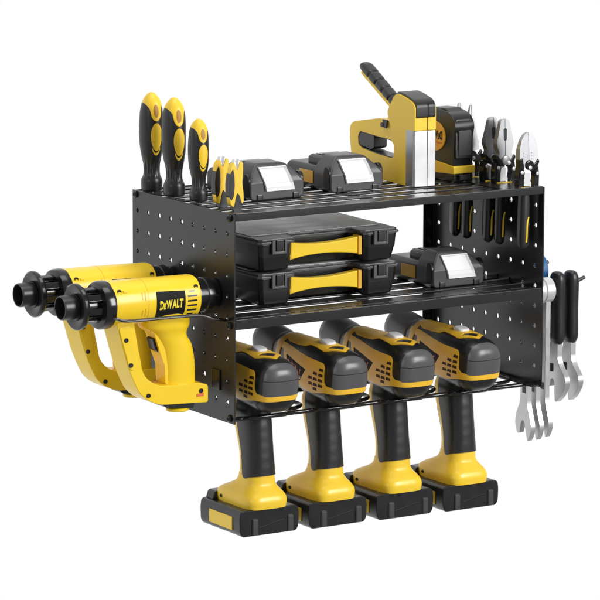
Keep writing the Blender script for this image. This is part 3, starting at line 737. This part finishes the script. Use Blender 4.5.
    # yellow foot
    ft = loft([(-130.4, 0, 56, 24.0, 36.6, 4.6), (-124, 0, 56, 24.7, 37.2, 4.6), (-119.5, 0, 56, 24.0, 36.2, 4.4), (-116, 0, 54.8, 22.0, 32.6, 4.0), (-112, 0, 52.0, 19.0, 26.2, 3.4), (-108, 0, 49.2, 16.9, 20.8, 2.9), (-103, 0, 47.2, 16.1, 18.4, 2.7), (-99, 0, 46.7, 15.8, 17.8, 2.6)], 'z', 72, 5)
    f_ = obj('foot', ft, 'yellow', t)
    obj('screw', screw(-24.6, 74, -124.5, 'x', -1, 1.8), 'dark', f_)
    # battery
    bt = obj('battery', prism(rnd([(-34.5, -139), (-33.5, -131.5), (-30, -130), (30, -130), (33.5, -132), (34.5, -139), (34, -152), (31, -156.5), (-31, -156.5), (-34, -152)], 3, 3), 'y', 22, 99, 3.2, 3), 'black', t)
    obj('battery_back', prism(rnd([(-29, -131), (-26, -122), (26, -122), (29, -131)], 3, 3), 'y', 84, 98, 3, 3), 'black', bt)
    obj('side_label', box(-35.2, -34, 36, 80, -151, -137.5, .4), 'yellow', bt)
    for xx in (-17, 24):
        obj('release_catch', box(xx-3.4, xx+3.4, 20, 26, -156, -139, 2.2, 3), 'grey', bt)
    obj('crease', prism([(-12, -148.6), (18, -142.6), (18, -143.3), (-12, -149.4)], 'y', 21.6, 23, .05, 1), 'gloss', bt)
    return t
d0 = drill()
labels = ['leftmost of the four yellow and black cordless drills, right beside the left side panel',
          'second cordless drill from the left side panel, hanging between two identical drills',
          'third cordless drill from the left side panel, next to the one at the right end',
          'rightmost of the four yellow and black cordless drills, nearest the wrenches']
d0['label'] = labels[0]
for i in range(1, 4): copy_thing(d0, (DX[i]-DX[0], 0, -.9*i), labels[i])

# ------------------------------------------------------------------ wrenches
def open_wrench(x, y, ztop, zbot, label, slot=True):
    t = thing('open_end_wrench', (x, y, ztop), label, 'wrench', 'open-end wrenches hanging beside the right panel')
    L = ztop-zbot
    # jaw head and shaft in the yz plane (local: y from shaft front edge, z down)
    P_ = [(0, -16), (0, -L+38), (-3.5, -L+28), (-7.8, -L+16), (-6, -L+7), (-1.2, -L), (1.8, -L+8), (4.2, -L+19), (7.6, -L+22), (10.6, -L+19), (13.0, -L+6.5), (17.5, -L+6), (21.8, -L+16), (19.5, -L+28), (12.6, -L+40), (11.5, -16)]
    b = prism(rnd(P_, [1, 12, 6, 6, 4, 1, 2, 3, 3, 3, 2, 3, 6, 8, 12, 1], 4), 'x', 0, 5.8, 1.5, 3)
    o = obj('shaft', b, 'forged', t)
    obj('size_mark', box(-.2, .4, 2.5, 9, -L+50, -L+57.5, .2, 1), 'dark', o)
    obj('ring_end', ringlathe([(-3, 7.2), (-3, 12.2), (-1.8, 13.4), (7.5, 13.4), (8.8, 12.2), (8.8, 7.2)], 'x', 7, -11, 40), 'chrome', t)
    return t
open_wrench(380.5, 45, 101, -66, 'open-end wrench nearest the right panel, its jaw fully visible below the rack')
open_wrench(391.5, 45, 101, -66, 'middle one of the three open-end wrenches beside the right panel')
open_wrench(403.0, 45, 101, -64, 'open-end wrench with its chrome ring end visible, beside the black wrench handles')
def adj_wrench(x, y, label):
    t = thing('adjustable_wrench', (x, y, 108), label, 'wrench', 'adjustable wrenches with black handles beside the rack')
    gr = loft([(0, 6, 9, 2, 3, 2.3), (-1.5, 6, 9, 4.6, 6.4, 2.4), (-5, 6, 9, 6.0, 8.6, 2.5), (-12, 6, 9, 6.9, 9.6, 2.6), (-40, 6, 9, 6.6, 9.2, 2.6), (-66, 6, 9, 6.7, 9.8, 2.6), (-72, 6, 9, 5.8, 8.8, 2.5), (-75.5, 6, 9, 4.4, 7, 2.4), (-76, 6, 9, 2, 4, 2.4)], 'z', 36, 4)
    obj('grip', gr, 'rubber', t)
    P_ = [(3, -70), (3, -92), (-2, -100), (-12.0, -110), (-11, -120), (-3, -131), (5, -137), (7, -136), (8, -125), (7.5, -116), (11, -112), (14.5, -114), (16, -122), (18.5, -121), (21, -108), (22, -95), (18, -84), (15.5, -70)]
    b = prism(rnd(P_, [1, 6, 6, 7, 6, 5, 2, 1, 3, 3, 3, 1, 1, 2, 5, 6, 5, 1], 4), 'x', 2.8, 9.4, 1.6, 3)
    s_ = obj('steel_head', b, 'forged', t)
    obj('thumb_screw', lathe([(-97.5, .1), (-97.5, 3.6), (-105.5, 3.6), (-105.5, .1)], 'z', 4.6, 13, 20), 'dark', s_)
    return t
adj_wrench(416, 43, 'adjustable wrench with black handle, hanging next to the chrome ring-ended wrench')
adj_wrench(433, 43, 'adjustable wrench with black handle, outermost tool at the right edge')
t = thing('blue_handled_tool', (408, 76, 109), 'blue rounded tool handle peeking out behind the right panel edge', 'hand tool')
b = prism(rnd([(-11, -22), (-14, 0), (-9, 12), (3, 16), (13, 9), (16, -4), (10, -26), (4, -52), (-4, -52)], 6, 4), 'x', 0, 11, 2.5, 3)
obj('grip', b, 'blue', t)

# ------------------------------------------------------------------ studio light: white surround and soft boxes
w = bpy.data.worlds.new('World'); S.world = w; w.use_nodes = True
nt = w.node_tree; bg = nt.nodes['Background']
tc = nt.nodes.new('ShaderNodeTexCoord'); sx = nt.nodes.new('ShaderNodeSeparateXYZ')
nt.links.new(tc.outputs['Generated'], sx.inputs[0])
# world gradient, no built backdrop: white behind the rack (+y), dimmed in front for contrast
mr = nt.nodes.new('ShaderNodeMapRange'); mr.interpolation_type = 'SMOOTHSTEP'
mr.inputs[1].default_value = -0.35; mr.inputs[2].default_value = 0.45; mr.inputs[3].default_value = 0.30; mr.inputs[4].default_value = 1.0
nt.links.new(sx.outputs['Y'], mr.inputs[0])
nt.links.new(mr.outputs[0], bg.inputs['Strength'])
bg.inputs['Color'].default_value = (1, 1, 1, 1)
def area(name, loc, target, size, power, col=(1, 1, 1)):
    l = bpy.data.lights.new(name, 'AREA'); l.shape = 'RECTANGLE'; l.size = size[0]; l.size_y = size[1]; l.energy = power; l.color = col
    o = bpy.data.objects.new(name, l); COL.objects.link(o); o.location = loc
    o.rotation_euler = (Vector(target)-Vector(loc)).to_track_quat('-Z', 'Y').to_euler()
    return o
C0 = (0.18, 0.1, 0.05)
area('key_softbox', (1.25, -2.2, 0.95), C0, (0.85, 1.35), 64)
area('top_softbox', (0.2, -0.3, 2.2), C0, (1.4, 1.0), 16)
area('fill_softbox', (-2.4, -1.0, 0.9), C0, (0.9, 1.2), 7)

# ------------------------------------------------------------------ camera
cd = bpy.data.cameras.new('camera'); cam = bpy.data.objects.new('camera', cd); COL.objects.link(cam)
r = Vector((0.85262512, -0.52251928, 0.00200049)); u = Vector((0.08748018, 0.1465189, 0.98533214)); f = r.cross(u)*-1
cam.matrix_world = Matrix(((r.x, u.x, -f.x, -1.9358), (r.y, u.y, -f.y, -3.2310), (r.z, u.z, -f.z, 0.7846), (0, 0, 0, 1)))
cd.sensor_width = 36; cd.lens = 3941.5/600*36; cd.shift_x = 25.36/600; cd.shift_y = -8.65/600
cd.clip_start = 0.1; cd.clip_end = 100
S.camera = cam
S.view_settings.view_transform = 'Standard'; S.view_settings.look = 'None'; S.view_settings.exposure = 0; S.view_settings.gamma = 1
